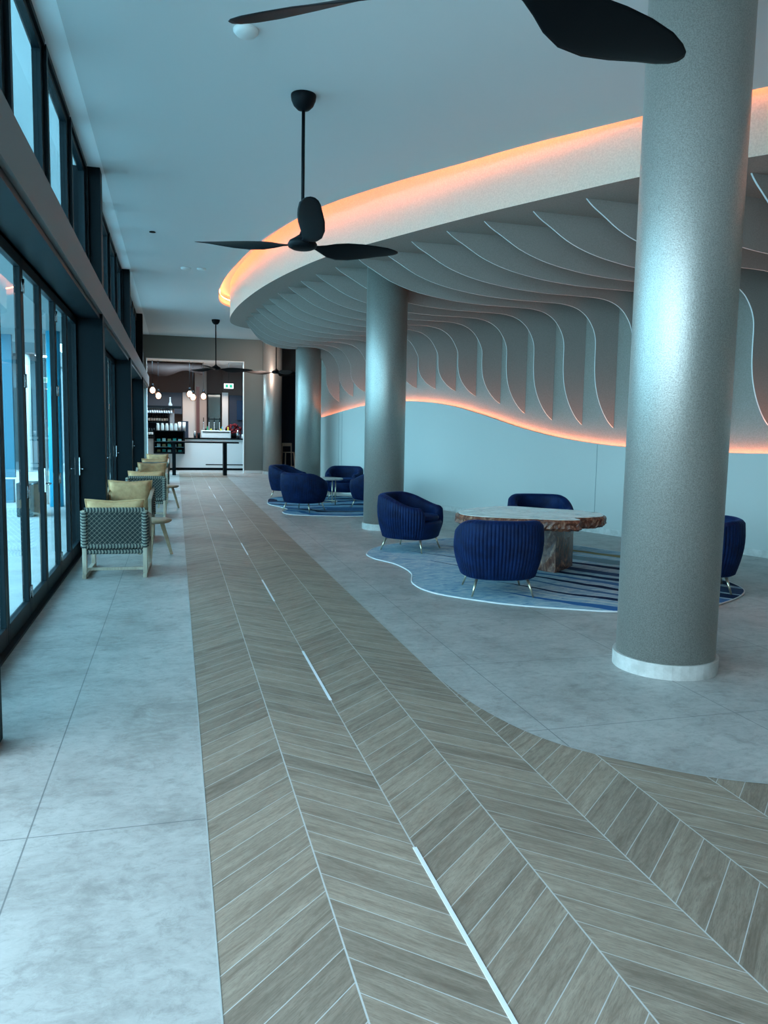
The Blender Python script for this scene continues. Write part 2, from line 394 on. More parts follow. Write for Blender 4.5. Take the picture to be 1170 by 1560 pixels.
# LED tape hidden on top of the ceiling lip
b = MB(); T = offset(Cout, .03); T2_ = offset(Cout, .012)
for i in range(n-1):
    if T[i].y < 4.3 and T[i].x > 7: continue
    v = b.verts([(T[i].x,T[i].y,ZC+.15),(T[i+1].x,T[i+1].y,ZC+.15),(T2_[i+1].x,T2_[i+1].y,ZC+.18),(T2_[i].x,T2_[i].y,ZC+.18)]); b.face(v)
tag(b.build('light_strip', M['led'], recalc=False), 'orange light strip in the slot between the ceiling and the curved fascia', 'light strip')
# upper wall, lower panels
b = MB(); b.sm = True
u0 = b.verts([(p.x,p.y,0) for p in UP]); u1 = b.verts([(p.x,p.y,ZS) for p in UP])
for i in range(len(UP)-1): b.face([u0[i],u0[i+1],u1[i+1],u1[i]])
b.sm = False
b.box(UP[-1].x-.02, UP[-1].x+1.2, UP[-1].y, UP[-1].y+.12, 0, ZC)
struct(b.build('wall_right', M['suede']), 'grey suede finish curved wall behind the fins')
b = MB(); Wt = offset(WALL, -.035)
w = [b.verts([(p.x,p.y,0) for p in WALL]), b.verts([(p.x,p.y,wave(p.y)) for p in WALL]), b.verts([(p.x,p.y,wave(p.y)) for p in Wt]), b.verts([(p.x,p.y,0) for p in Wt])]
for j in range(3):
    for i in range(len(WALL)-1): b.face([w[j][i],w[j][i+1],w[j+1][i+1],w[j+1][i]])
b.face([w[0][-1],w[1][-1],w[2][-1],w[3][-1]])
wp = b.build('wall_right.001', M['panel'])
struct(wp, 'pale blue green lower wall panelling with a wave shaped top edge')
# seams
b = MB()
for ys in (19.62, 19.45, 11.35, 5.9):
    x = wall_x(ys, WALL); b.box(x-.0045, x+.01, ys-.003, ys+.003, .1, wave(ys)-.01)
struct(b.build('trim_4', mat('panel_joint_shadow_gap', (.22,.27,.27), .8)))
b = MB(); Bt = offset(WALL, .015)
v = [b.verts([(p.x,p.y,0) for p in Bt]), b.verts([(p.x,p.y,.10) for p in Bt]), b.verts([(p.x,p.y,.10) for p in WALL])]
for j in range(2):
    for i in range(len(WALL)-1): b.face([v[j][i],v[j][i+1],v[j+1][i+1],v[j+1][i]])
struct(b.build('baseboard_right', M['marble']), 'pale marble skirting along the curved wall')
b = MB(); T1, T2 = offset(WALL, -.055), offset(WALL, -.085)
for i in range(len(WALL)-1):
    z0, z1 = wave(WALL[i].y)-.018, wave(WALL[i+1].y)-.018
    a = b.verts([(T1[i].x,T1[i].y,z0),(T1[i+1].x,T1[i+1].y,z1),(T2[i+1].x,T2[i+1].y,z1+.004),(T2[i].x,T2[i].y,z0+.004)]); b.face(a)
tag(b.build('light_strip', M['led2'], recalc=False), 'orange light strip glowing along the wavy top of the lower wall panels', 'light strip')

# ------------------------------------------------------------------ fins
tipX = [(5.6,6.9),(6.2,6.2),(6.8,5.55),(7.4,4.98),(8.06,4.44),(8.71,4.11),(9.3,3.73),(9.9,3.45),(10.59,3.18),(11.26,2.94),(11.89,2.72),(12.62,2.52),(13.31,2.32),(13.98,2.17),(14.63,2.04),(15.37,1.94),(16.11,1.86),(16.84,1.79),(17.48,1.73),(18.2,1.68),(18.87,1.65),(19.5,1.68),(20.04,1.76)]
footY = [5.6,6.2,6.85,7.45,8.05,8.66,9.23,9.8,10.42,11.07,11.69,12.33,12.97,13.6,14.27,14.87,15.53,16.22,16.95,17.65,18.41,19.01,19.72]
footZ = [1.74,1.72,1.71,1.71,1.72,1.74,1.69,1.68,1.69,1.72,1.77,1.85,1.97,2.16,2.32,2.44,2.51,2.55,2.57,2.56,2.54,2.45,2.33]
prof_u = [(0,0),(.1,.075),(.26,.165),(.5,.30),(.75,.395),(1,.46),(1.25,.505),(1.5,.54),(1.8,.565),(2.1,.58),(2.5,.585),(2.75,.59)]
prof_d = [(.95,.60),(.8,.63),(.68,.68),(.57,.76),(.49,.86),(.43,.97),(.395,1.09),(.385,1.22),(.385,1.4),(.38,1.6),(.36,1.8),(.32,1.98),(.26,2.15),(.18,2.31),(.09,2.44),(.0,2.53)]
finord = ['first','second','third','fourth','fifth','sixth','seventh','eighth','ninth','tenth','eleventh','twelfth','thirteenth','fourteenth','fifteenth','sixteenth','seventeenth','eighteenth','nineteenth','twentieth','twenty first','twenty second','twenty third']
NF = len(tipX)
for i, ((ty, tx), fy, fz) in enumerate(zip(tipX, footY, footZ)):
    fy += .12; T = Vector((tx, ty)); B = Vector((wall_x(fy), fy)); d = (B - T); Ln = d.length; d.normalize(); nrm = Vector((-d.y, d.x))
    ku = (Ln - 1.10)/2.75
    low = [(u*ku, dz) for u, dz in prof_u]
    tot = ZS - fz
    for dd, dz in prof_d:
        z = dz if dz < 1.0 else 1.0 + (dz-1.0)*(tot-1.0)/(2.53-1.0)
        low.append((Ln - dd*min(1, .85+.15*ku) if dd < .9 else Ln - dd, z))
    low = spline([(a, c) for a, c in low], 3)
    low = [(p[0], p[1]) for p in low]
    b = MB(); h = .011
    def P(u, dz, s): q = T + d*u + nrm*s*h; return (q.x, q.y, ZS - dz + .0)
    A = b.verts([P(u, dz, -1) for u, dz in low]); Bv = b.verts([P(u, dz, 1) for u, dz in low])
    A2 = []; B2 = []
    for u, dz in low:                                    # matching point on the soffit or on the wall
        if u < Ln - 1.0: q = (u, -.0)
        elif dz < .62: q = (u, 0)
        else: q = (Ln, dz)
        A2.append(q)
    # corner handling: plate is filled by a fan along the corner
    Av = b.verts([P(u, dz, -1) for u, dz in A2]); Bw = b.verts([P(u, dz, 1) for u, dz in A2])
    cornerA = b.bm.verts.new(P(Ln, 0, -1)); cornerB = b.bm.verts.new(P(Ln, 0, 1))
    for k in range(len(low)-1):
        same = (A2[k][1] == 0) == (A2[k+1][1] == 0)
        b.mi = 0
        if same:
            b.face([A[k], A[k+1], Av[k+1], Av[k]]); b.face([Bv[k+1], Bv[k], Bw[k], Bw[k+1]])
        else:
            b.face([A[k], A[k+1], Av[k+1], cornerA, Av[k]]); b.face([Bv[k+1], Bv[k], Bw[k], cornerB, Bw[k+1]])
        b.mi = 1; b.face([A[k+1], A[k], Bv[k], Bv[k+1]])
    far = NF - 1 - i
    if far < 9: lab = 'curved grey fin under the lowered ceiling, the %s counted from its far end' % finord[far]
    else: lab = 'curved grey fin sweeping down the wall, the %s counted from the far end' % finord[far]
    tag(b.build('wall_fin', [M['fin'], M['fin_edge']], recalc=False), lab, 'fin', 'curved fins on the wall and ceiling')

# ------------------------------------------------------------------ round columns
def column(x, y, lab, pt=ZC, top=ZC):
    r = empty('round_column', (x, y, 0)); tag(r, lab, 'column', 'round columns')
    b = MB(); b.lathe([(.33, .09), (.33, top)], 96); b.build('shaft', M['column'], r)
    b = MB(); b.sm = False
    N = 40
    b.rings([[(q*math.cos(2*PI*k/N), q*math.sin(2*PI*k/N), z) for k in range(N)] for q, z in ((.352,0),(.352,.10),(.331,.10))], caps=False)
    b.build('base_ring', M['marble'], r)
column(3.305, 4.61, 'large silver grey textured round column nearest on the right')
column(3.31, 12.3, 'round column standing behind the nearest blue lounge chairs, second from the front')
column(3.33, 20.05, 'round column at the far end of the curved wall')
column(3.34, 27.85, 'pinkish lit round column beside the bar opening')

# ------------------------------------------------------------------ left glazed wall
cols = [3.95, 10.48, 16.85, 23.2]
b = MB(); b.box(-1.22,-.86,-6,28.3,2.99,3.33); struct(b.build('trim_5', M['beam']), 'grey beam running above the folding glass doors')
b = MB(); b.box(-1.3,-.90,-6,28.3,2.93,2.985); struct(b.build('trim_6', M['frame']))
b = MB(); b.box(-1.12,-.83,-6,28.35,4.75,4.80); struct(b.build('trim_7', M['soffit']), 'plaster strip above the high windows, coloured brighter as if window lit')
for i, y in enumerate(cols):
    b = MB(); b.box(-1.28,-.865,y-.02,y+.24,0,4.75)
    o = b.build('steel_post', M['steel'], bevel=.004)
    tag(o, ['dark steel post at the near edge of the glazing','dark steel post at the end of the first run of glass doors','dark steel post between the second and third runs of glass doors','dark steel post at the far end of the high windows'][i], 'post', 'dark steel posts in the glazed wall')
dn = 0; wn = 0
PX = -1.2
def leaf(n, y0, y1, hinge, handle):
    b = MB(); x0, x1 = PX-.025, PX+.025; w = .062
    b.box(x0,x1,y0+.004,y0+w,.02,2.93); b.box(x0,x1,y1-w,y1-.004,.02,2.93)
    b.box(x0,x1,y0+w,y1-w,.02,.15); b.box(x0,x1,y0+w,y1-w,2.84,2.93)
    o = b.build('door_%d' % n, M['frame'], bevel=.003); o['kind'] = 'structure'
    b = MB(); b.box(PX-.005,PX+.005,y0+w,y1-w,.15,2.84); g = b.build('glass_pane', M['glass'], o)
    if hinge:
        b = MB()
        for z in (.22, 1.05, 1.95, 2.7):
            b.tube([(x1+.012,y0,z-.055),(x1+.012,y0,z+.055)], .009, 8); b.box(x1,x1+.006,y0-.03,y0+.03,z-.05,z+.05)
        b.build('hinge', M['steelbright'], o)
    if handle:
        b = MB(); b.box(x1,x1+.012,y1-.05,y1-.02,.98,1.2); b.tube([(x1+.01,y1-.035,1.06),(x1+.055,y1-.035,1.06),(x1+.055,y1-.15,1.06)], .008, 8)
        b.build('handle', M['steelbright'], o)
for bi, (ya, yb) in enumerate([(4.19,10.46),(10.72,16.83),(17.09,23.18),(23.44,28.25)]):
    k = 7 if bi < 3 else 5; st = (yb-ya)/k
    for j in range(k):
        dn += 1; leaf(dn, ya+j*st, ya+(j+1)*st, j % 2 == 1, j in (3, 6))
b = MB(); b.box(-1.29,-1.13,-6,28.3,0,.02); struct(b.build('trim_8', M['frame']))
b = MB(); b.box(-1.24,-1.15,-6,28.3,2.93,2.99); struct(b.build('trim_9', M['frame']))
for bi, (ya, yb) in enumerate([(4.19,10.46),(10.72,16.83)]):
    k = 4; st = (yb-ya)/k
    for j in range(k):
        wn += 1; y0, y1 = ya+j*st, ya+(j+1)*st
        b = MB()
        b.box(-1.10,-1.0,y1-.07,y1,3.33,4.72); b.box(-1.10,-1.035,y1-.17,y1-.07,3.33,4.72) ; b.box(-1.10,-1.035,y0,y0+.06,3.33,4.72)
        b.box(-1.10,-1.01,y0,y1-.07,4.70,4.75); b.box(-1.10,-1.035,y0+.06,y1-.17,4.64,4.70); b.box(-1.10,-1.035,y0+.06,y1-.17,3.33,3.40)
        o = b.build('window_%d' % wn, M['frame']); o['kind'] = 'structure'
        b = MB(); b.box(-1.065,-1.060,y0+.06,y1-.17,3.40,4.64); b.build('glass_pane', M['glass'], o)
# third bay: two narrow clerestories then a solid wall
b = MB(); b.box(-1.2,-1.02,17.09,23.2,4.55,4.75)
for j in range(5): b.box(-1.2,-1.0,17.09+j*1.2,17.2+j*1.2,3.33,4.7)
b.box(-1.2,-1.1,17.09,21.9,3.33,3.42)
o = b.build('window_9', M['frame']); o['kind'] = 'structure'
b = MB(); b.box(-1.165,-1.155,17.2,21.9,3.42,4.55); b.build('glass_pane', M['glass'], o)
b = MB(); b.box(-1.25,-1.08,23.45,28.35,3.33,4.80); b.box(-1.25,-1.08,21.9,23.17,3.33,4.80); b.box(-1.25,-1.08,-6,-2.65,0,4.8); struct(b.build('wall_left', M['greenwall']), 'grey green wall above the furthest glass doors')  # last box: unseen wall behind the camera, added to cut near daylight

# ------------------------------------------------------------------ far wall with the opening to the bar
b = MB(); b.box(-1.25,-.96,28.3,28.5,0,ZC); b.box(-.96,2.39,28.3,28.5,3.95,ZC); b.box(2.39,3.62,28.3,28.5,0,ZC)
struct(b.build('wall_far', M['greenwall']), 'grey green wall around the wide opening to the bar')
b = MB(); b.box(2.36,2.388,28.285,28.5,0,3.97); b.box(-.958,-.93,28.285,28.5,0,3.97); b.box(-.93,2.36,28.285,28.5,3.945,3.97)
struct(b.build('trim_10', M['white']), 'white reveal framing the opening to the bar')
b = MB(); b.box(2.39,3.62,28.28,28.3,0,.1); struct(b.build('baseboard_far', M['white']))
b = MB(); b.box(3.62,9.5,29.2,29.3,3.75,ZC); struct(b.build('wall_far.001', M['brown']))
b = MB(); b.box(3.62,9.5,33.6,33.8,0,4.75); b.box(3.60,3.66,28.5,33.6,0,4.75); struct(b.build('wall_far.002', M['darkwall']), 'dark wall of the room beyond the round columns')
b = MB(); b.box(9.4,9.5,3.5,33.6,0,5.0); struct(b.build('wall_side', M['darkwall']))
b = MB(); b.box(-1.3,9.6,-6.1,-6,0,ZC); b.box(9.5,9.6,-6,3.5,0,ZC+.3); struct(b.build('wall_near', M['greenwall']))
# bar room
b = MB(); b.box(-3.5,3.6,33.6,33.8,0,4.2); struct(b.build('wall_bar', M['beige']))
b = MB(); b.box(-3.5,3.6,28.5,33.8,4.0,4.1); struct(b.build('ceiling.003', M['white']))
b = MB(); b.box(-3.6,-3.5,28.5,33.8,0,4.2); b.box(-3.5,-1.2,28.5,28.6,0,4.1); struct(b.build('wall_bar.001', M['greenwall']))
b = MB(); b.poly([(-3.5,28.5),(-1.2,28.5),(-1.2,34),(-3.5,34)], 0); struct(b.build('floor.004', M['stone_r']))
b = MB(); b.box(-3.5,3.6,33.0,33.55,3.0,4.0); b.box(1.9,3.6,32.8,33.55,0,4.0) ; struct(b.build('wall_bar.002', M['brown']))
# ------------------------------------------------------------------ outside
b = MB(); b.poly([(-40,-10),(-1.29,-10),(-1.29,60),(-40,60)], -.02); struct(b.build('ground', M['paving']), 'pale paving outside the glass doors')
b = MB(); b.box(-3.6,-1.3,2.0,19,3.42,3.5); tag(b.build('verandah_roof', M['verandah']), 'flat grey verandah roof outside the glass doors', 'roof')
b = MB(); b.lathe([(.13,-.02),(.13,3.42)], 24, (-2.30,16.6,0)); tag(b.build('verandah_post', M['turq']), 'bright turquoise round post outside the glass doors', 'post')
b = MB(); b.lathe([(.09,-.02),(.09,3.42)], 24, (-2.62,17.2,0)); tag(b.build('verandah_post', M['white']), 'slim white round post outside, beside the turquoise one', 'post')
b = MB(); b.box(-9,-3.22,17.5,17.62,.5,5.4); b.box(-9,-3.25,17.45,17.65,-.02,.46); tag(b.build('garden_screen', M['screen_blue']), 'tall blue garden screen seen through the nearest door', 'screen')
b = MB(); b.box(-3.4,-1.3,-4,26,6.0,6.15); tag(b.build('roof_eave', M['verandah']), 'high pale roof eave outside the upper windows', 'eave')
r = empty('pavilion', (-4,30,-.02)); tag(r, 'grey pavilion with dark openings outside beyond the glass doors', 'building')
b = MB(); b.box(-9,-.6,0,6,0,4.2); b.build('wall', M['outwall'], r)
b = MB(); b.box(-9.4,-.5,-1.2,6,4.0,4.6); b.build('roof', M['outdark'], r)
for x in (-5.5,-3.8,-2.0):
    b = MB(); b.box(x,x+1.1,-.03,.0,.3,2.9); b.build('window', M['outdark'], r)
for x in (-4.3,-2.5,-.9):
    b = MB(); b.lathe([(.14,0),(.14,4.0)], 20, (x,-1.0,0)); b.build('pillar', M['white'], r)
r = empty('planter', (-2.55,15.0,-.02)); tag(r, 'dark planter box standing outside near the turquoise post', 'planter')
b = MB(); b.box(-.15,.15,-.3,.3,0,.6); b.build('box', M['outdark'], r, bevel=.02)

# ------------------------------------------------------------------ ceiling fans
def fan(loc, az, R, lab, zc=ZC, drop=1.40, tilt=.0):
    r = empty('ceiling_fan', (*loc, zc), az); tag(r, lab, 'ceiling fan', 'black three blade ceiling fans')
    b = MB(); b.lathe([(.002,0),(.118,0),(.12,-.012),(.115,-.05),(.095,-.095),(.06,-.130),(.02,-.142),(.002,-.143)], 40); b.build('canopy', M['black'], r)
    b = MB(); b.tube([(0,0,-.13),(0,0,-drop+.09)], .0165, 14); b.build('rod', M['black'], r)
    b = MB(); b.lathe([(.002,.12-drop),(.02,.12-drop),(.03,.09-drop),(.075,.06-drop),(.125,.03-drop),(.142,.0-drop),(.135,-.03-drop),(.10,-.047-drop),(.002,-.05-drop)], 40)
    b.build('motor_housing', M['black'], r)
    for k in range(3):
        a = 2*PI*k/3; ca, sa = math.cos(a), math.sin(a)
        # leaf shaped blade, chord grows then narrows to a cut tip; twist falls towards the tip
        st = [(.09,.07,.012,8),(.17,.075,.016,22),(.24,.115,.018,33),(.33,.19,.018,34),(.45,.255,.017,30),(.6,.275,.015,26),(.75,.255,.013,22),(.9,.205,.011,18),(1.0,.155,.010,15),(1.06,.10,.008,13),(1.085,.045,.006,12)]
        rings = []
        for q, c, th, tw in st:
            q *= R/1.085; tw = -math.radians(tw); zz = -drop - .01 + tilt*q
            off = .04*math.sin(min(1,q)*PI)           # slight sweep
            ring = []
            for m in range(12):
                t = 2*PI*m/12; yy = c/2*math.cos(t) + off; hh = th/2*math.sin(t) - .16*(yy*yy) + .0
                y2 = yy*math.cos(tw) - hh*math.sin(tw); z2 = yy*math.sin(tw) + hh*math.cos(tw)
                ring.append((q*ca - y2*sa, q*sa + y2*ca, zz + z2))
            rings.append(ring)
        b = MB(); b.sm = True; b.rings(rings); b.build('blade', M['black'], r)
    return r
fan((1.245, 3.03), math.radians(22), 1.25, 'black ceiling fan overhead, partly cut off by the top of the picture', drop=1.34, tilt=.03)
fan((1.20, 7.65), math.radians(-95), 1.2, 'black ceiling fan hanging in full view over the walkway', drop=1.37, tilt=.09)
fan((1.17, 23.6), math.radians(8), 1.1, 'black ceiling fan hanging in front of the bar opening')
fan((3.1, 24.9), math.radians(170), 1.05, 'black ceiling fan hanging in front of the farthest round column', drop=1.35)
# ceiling fittings
for i, (x, y, q, h, lab) in enumerate([(.57,6.59,.10,.04,'round white ceiling speaker grille beside the nearest fan blade'),(.23,16.28,.10,.035,'left one of a pair of small round ceiling discs past the middle fan'),(.53,16.23,.09,.03,'right one of a pair of small round ceiling discs past the middle fan')]):
    b = MB(); b.lathe([(.002,-.001),(q,-.001),(q,-h*.4),(q*.8,-h),(.002,-h)], 28, (x,y,ZC)); tag(b.build('ceiling_disc', M['white']), lab, 'ceiling fitting')
b = MB(); b.lathe([(.002,-.001),(.05,-.001),(.05,-.012),(.002,-.014)], 20, (-.33,13.52,ZC)); tag(b.build('downlight', M['black']), 'tiny dark round ceiling fitting over the window side', 'ceiling fitting')

# ------------------------------------------------------------------ blue tub chairs
def sstep(a, b, x): t = max(0, min(1, (x-a)/(b-a))); return t*t*(3-2*t)
def tub_proto():
    r = empty('tub_chair')
    # faces local +Y ; plan is a superellipse
    def rad(th, R):
        c, s_ = abs(math.cos(th)), abs(math.sin(th)); p = 2.5
        return R / ((c**p + s_**p)**(1/p))
    NT_, half = 580, math.radians(140)
    b = MB(); b.sm = True; rings = []
    for i in range(NT_+1):
        th = -half + 2*half*i/NT_; A = -PI/2 + th           # th=0 is the back
        f = abs(th)/half
        H = .755 - .16*sstep(.30, .93, f) - .05*sstep(.93, 1.0, f)
        e = math.sqrt(max(0, 1 - max(0, (f-.955)/.045)**2))    # round the arm end
        pl = abs(math.sin(i/NT_*PI*58)) ; pl = pl**.55
        ring = []
        def pt(R, z): 
            q = rad(A, R); return (q*math.cos(A), q*math.sin(A), z)
        prof = []
        zb = .17
        for k in range(9):                                  # outside, pleated, bellied
            t = k/8; z = zb + .015 + (H-.05-zb)*t
            Ro = .318 + .052*math.sin(min(1, t*1.25)*PI/2) ; w = .015*pl*math.sin(PI*(.08+.84*t))
            prof.append((Ro + w, z))
        top = []
        th_w = .098
        Ro = prof[-1][0]
        for k in range(1, 7):
            a = PI*k/7; top.append((Ro - th_w/2 + th_w/2*math.cos(a), H - .05 + .05*math.sin(a)))
        inn = [(.37 - th_w, H-.06), (.268, (H+.40)/2), (.262, .36)]
        prof = [(.30, zb)] + prof + top + inn + [(.24, zb)]
        mid = .31
        for R, z in prof: ring.append(pt(mid + (R-mid)*(.25+.75*e), z if e > .99 else zb + (z-zb)*(.93+.07*e)))
        rings.append(ring)
    b.rings(rings, True, True); b.build('backrest', M['velvet'], r)
    # base drum closed at the front
    b = MB(); b.sm = True; rings = []
    for R, z in ((.18,.172),(.29,.170),(.312,.19),(.335,.28),(.345,.37),(.335,.40),(.30,.405),(.1,.405)):
        rings.append([(rad(2*PI*k/72, R)*math.cos(2*PI*k/72), rad(2*PI*k/72, R)*math.sin(2*PI*k/72), z) for k in range(72)])
    b.rings(rings); b.build('base', M['velvet'], r)
    b = MB(); b.sm = True; rings = []
    for R, z in ((.16,.405),(.275,.407),(.292,.425),(.292,.455),(.275,.475),(.18,.487),(.05,.490)):
        rings.append([(rad(2*PI*k/72, R)*math.cos(2*PI*k/72), rad(2*PI*k/72, R)*math.sin(2*PI*k/72)+.02, z) for k in range(72)])
    b.rings(rings); b.build('seat', M['velvet'], r)
    for sx in (-1, 1):
        for sy in (-1, 1):
            b = MB(); b.tube([(sx*.215,sy*.215,.178),(sx*.262,sy*.262,.0)], [.013,.0075], 12); b.build('leg', M['brass'], r)
    return r
tub0 = tub_proto(); used = [0]
def tub(x, y, face, lab, grp, z=0, s=1.0):
    """face: compass angle in degrees the seat opens towards, measured from +X"""
    o = tub0 if not used[0] else copy_tree(tub0); used[0] = 1
    o.location = (x, y, z); o.rotation_euler = (0, 0, math.radians(face-90)); o.scale = (1.155*s, 1.155*s, s)
    tag(o, lab, 'armchair', grp); return o
RZ = .014
G1 = 'navy tub chairs around the stone table'; G2 = 'navy tub chairs around the round table'
tub(3.08, 9.98, -42, 'navy velvet tub chair standing right of the second round column, seen from its side', G1, RZ)
tub(3.13, 7.16, 78, 'navy velvet tub chair nearest the camera, its pleated back turned to us', G1, RZ)
tub(4.80, 9.60, -105, 'navy velvet tub chair behind the stone table, only its back rim showing', G1, RZ)
tub(5.34, 6.98, 150, 'navy velvet tub chair half hidden behind the large nearest column', G1, RZ)
tub(2.55, 18.1, -35, 'navy velvet tub chair at the left rear of the far rug', G2, RZ)
tub(2.44, 15.1, 50, 'navy velvet tub chair at the front left of the far rug', G2, RZ)
tub(3.80, 17.7, -115, 'navy velvet tub chair at the rear of the far rug, opening towards us', G2, RZ)
tub(3.95, 15.6, 120, 'navy velvet tub chair on the far rug, mostly hidden behind the second column', G2, RZ)

# ------------------------------------------------------------------ rugs
def rug(name, pts, m, lab):
    cv = spline([(p[0], p[1]) for p in pts], 8, True); n = len(cv)
    ar = sum(cv[i].x*cv[(i+1) % n].y - cv[(i+1) % n].x*cv[i].y for i in range(n)); sgn = 1 if ar > 0 else -1
    inn = []
    for i in range(n):
        t = (cv[(i+1) % n]-cv[i-1]).normalized(); inn.append(cv[i] + Vector((-t.y, t.x))*.018*sgn)
    r = empty(name); tag(r, lab, 'rug')
    b = MB(); b.prism(inn, .0, .013); b.build('pile', m, r)
    b = MB(); b.tube([(p.x, p.y, .008) for p in (cv[i]*.4 + inn[i]*.6 for i in range(n))], .008, 6, loop=True); b.build('binding', M['rugedge'], r)
rug('wave_rug', [(2.40,9.75),(2.39,9.3),(2.54,8.88),(2.56,8.3),(2.40,7.7),(2.46,7.2),(2.80,6.75),(3.12,6.48),(3.49,6.28),(3.83,6.12),(4.3,6.06),(4.8,6.12),(5.2,6.3),(5.58,6.55),(5.84,6.87),(6.0,7.5),(6.15,8.3),(6.0,9.1),(5.82,9.5),(5.5,10.15),(4.9,10.9),(4.1,11.0),(3.4,10.7),(2.75,10.35)], M['rug'], 'large wavy edged blue rug with navy and gold bands under the stone table')
rug('wave_rug', [(1.93,17.0),(1.92,16.4),(2.15,15.5),(1.98,14.9),(2.1,14.42),(2.7,14.15),(3.4,14.05),(4.1,14.3),(4.5,15.3),(4.6,16.6),(4.4,17.9),(3.8,18.5),(2.9,18.6),(2.15,18.0)], M['rug2'], 'smaller blue banded rug under the far group of chairs')

# ------------------------------------------------------------------ stone slab table
r = empty('slab_table', (4.0, 8.0, RZ)); tag(r, 'petrified wood slab table with polished top and rough brown edges on a block leg', 'table')
O = [(3.02,7.88),(3.16,7.66),(3.40,7.50),(3.66,7.39),(3.82,7.30),(3.98,7.25),(4.10,7.27),(4.13,7.45),(4.25,7.47),(4.42,7.50),(4.55,7.58),(4.66,7.75),(4.70,7.93),(4.60,8.15),(4.42,8.35),(4.25,8.48),(4.05,8.70),(3.85,8.76),(3.66,8.68),(3.40,8.55),(3.22,8.38),(3.06,8.15)]
oc = [Vector((p.x-4.0, p.y-8.0)) for p in spline(O, 6, True)]; cen = Vector((-.15, 0))
random.seed(5)
def ringz(k, z, j): return [((q + (q-cen)*(k-1)).x + random.uniform(-j,j), (q + (q-cen)*(k-1)).y + random.uniform(-j,j), z + random.uniform(-j,j)*.6) for q in oc]
b = MB(); b.sm = False
b.rings([ringz(.90,.575,.0), ringz(.985,.578,.008), ringz(1.035,.605,.010), ringz(1.02,.64,.010), ringz(1.03,.67,.007), ringz(1.0,.697,.0)]); b.build('slab', M['slabedge'], r)
b = MB(); b.prism([(q + (q-cen)*-.004) for q in oc], .6965, .702); b.build('polished_top', M['slabtop'], r)
b = MB(); rr = []
for z in (0, .12, .25, .38, .5, .58):
    rr.append([(x+random.uniform(-.006,.006), y+random.uniform(-.006,.006), z) for x, y in ((.10,.20),(.14,.08),(.205,-.02),(.36,.11),(.52,.26),(.655,.40),(.54,.60),(.32,.44))])
b.rings(rr); b.build('block_leg', M['slabedge'], r)

# small marble table of the far group
r = empty('side_table', (3.12, 16.4, RZ)); tag(r, 'small round pale topped table between the far blue chairs', 'table')
b = MB(); b.lathe([(.002,.53),(.36,.53),(.372,.54),(.372,.555),(.36,.565),(.002,.565)], 40); b.build('table_top', M['marble'], r)
for k in range(4):
    a = PI/4 + k*PI/2; b = MB(); b.tube([(.25*math.cos(a),.25*math.sin(a),.53),(.25*math.cos(a),.25*math.sin(a),.0)], .011, 10); b.build('leg', M['brass'], r)
b = MB(); b.tube([(.25*math.cos(k*PI/4+PI/4),.25*math.sin(k*PI/4+PI/4),.06) for k in range(8)], .008, 8, loop=True); b.build('foot_ring', M['brass'], r)

# ------------------------------------------------------------------ woven armchairs by the windows
def puff(w, h, d, name, parent, M4, m, corner=1.0):
    """cushion w x h with thickness d, local plane XZ, transformed by M4"""
    b = MB(); b.sm = True; n = 14; F = []; K = []
    for side in (1, -1):
        G = []
        for i in range(n+1):
            row = []
            for j in range(n+1):
                u, v = -1 + 2*i/n, -1 + 2*j/n
                t = ((1-u**6)*(1-v**6))**.42 if abs(u) < 1 and abs(v) < 1 else 0
                cr = 1 + .04*corner*(abs(u)*abs(v))**2
                pin = 1 - .05*(1-abs(v))*abs(u)**4 ; pinz = 1 - .07*(1-abs(u))*abs(v)**4
                row.append(b.bm.verts.new(M4 @ Vector((u*w/2*cr*pin, side*(t*d/2+.002), v*h/2*cr*pinz))))
            G.append(row)
        for i in range(n):
            for j in range(n): b.face([G[i][j], G[i+1][j], G[i+1][j+1], G[i][j+1]])
        K.append([G[i][0] for i in range(n)] + [G[n][j] for j in range(n)] + [G[i][n] for i in range(n, 0, -1)] + [G[0][j] for j in range(n, 0, -1)])
    A, B = K
    for i in range(len(A)): b.face([A[i], A[(i+1) % len(A)], B[(i+1) % len(B)], B[i]])
    o = b.build(name, m, parent)
    # flanged edge
    f = MB(); f.sm = True; pts = []
    for q in range(4*n):
        s_ = q // n; t = -1 + 2*(q % n)/n
        u, v = ((t,-1),(1,t),(-t,1),(-1,-t))[s_]
        cr = 1 + .04*corner*(abs(u)*abs(v))**2 + .022
        pin = 1 - .05*(1-abs(v))*abs(u)**4 ; pinz = 1 - .07*(1-abs(u))*abs(v)**4
        pts.append(M4 @ Vector((u*w/2*cr*pin, 0, v*h/2*cr*pinz)))
    f.tube(pts, .008, 6, loop=True); f.build('piping', m, o)
    return o
def weave(b, x0, x1, z0, z1, place, sp=.017):
    """two layers of diagonal cords that form nested diamonds"""
    b.sm = False
    W, H = x1-x0, z1-z0; n = int((W+H)/sp)
    for d in (1, -1):
        for i in range(1, n):
            c = i*sp
            if d == 1: p, q = (max(0, c-H), min(c, H)), (min(c, W), max(0, c-W))
            else: p, q = (W-max(0, c-H), min(c, H)), (W-min(c, W), max(0, c-W))
            b.mi = 0 if (i % 3) else 1
            off = .003*d
            a = place(x0+p[0], off, z0+p[1]); e = place(x0+q[0], off, z0+q[1])
            if (Vector(a)-Vector(e)).length > .02: b.bar(a, e, .0115, .005)
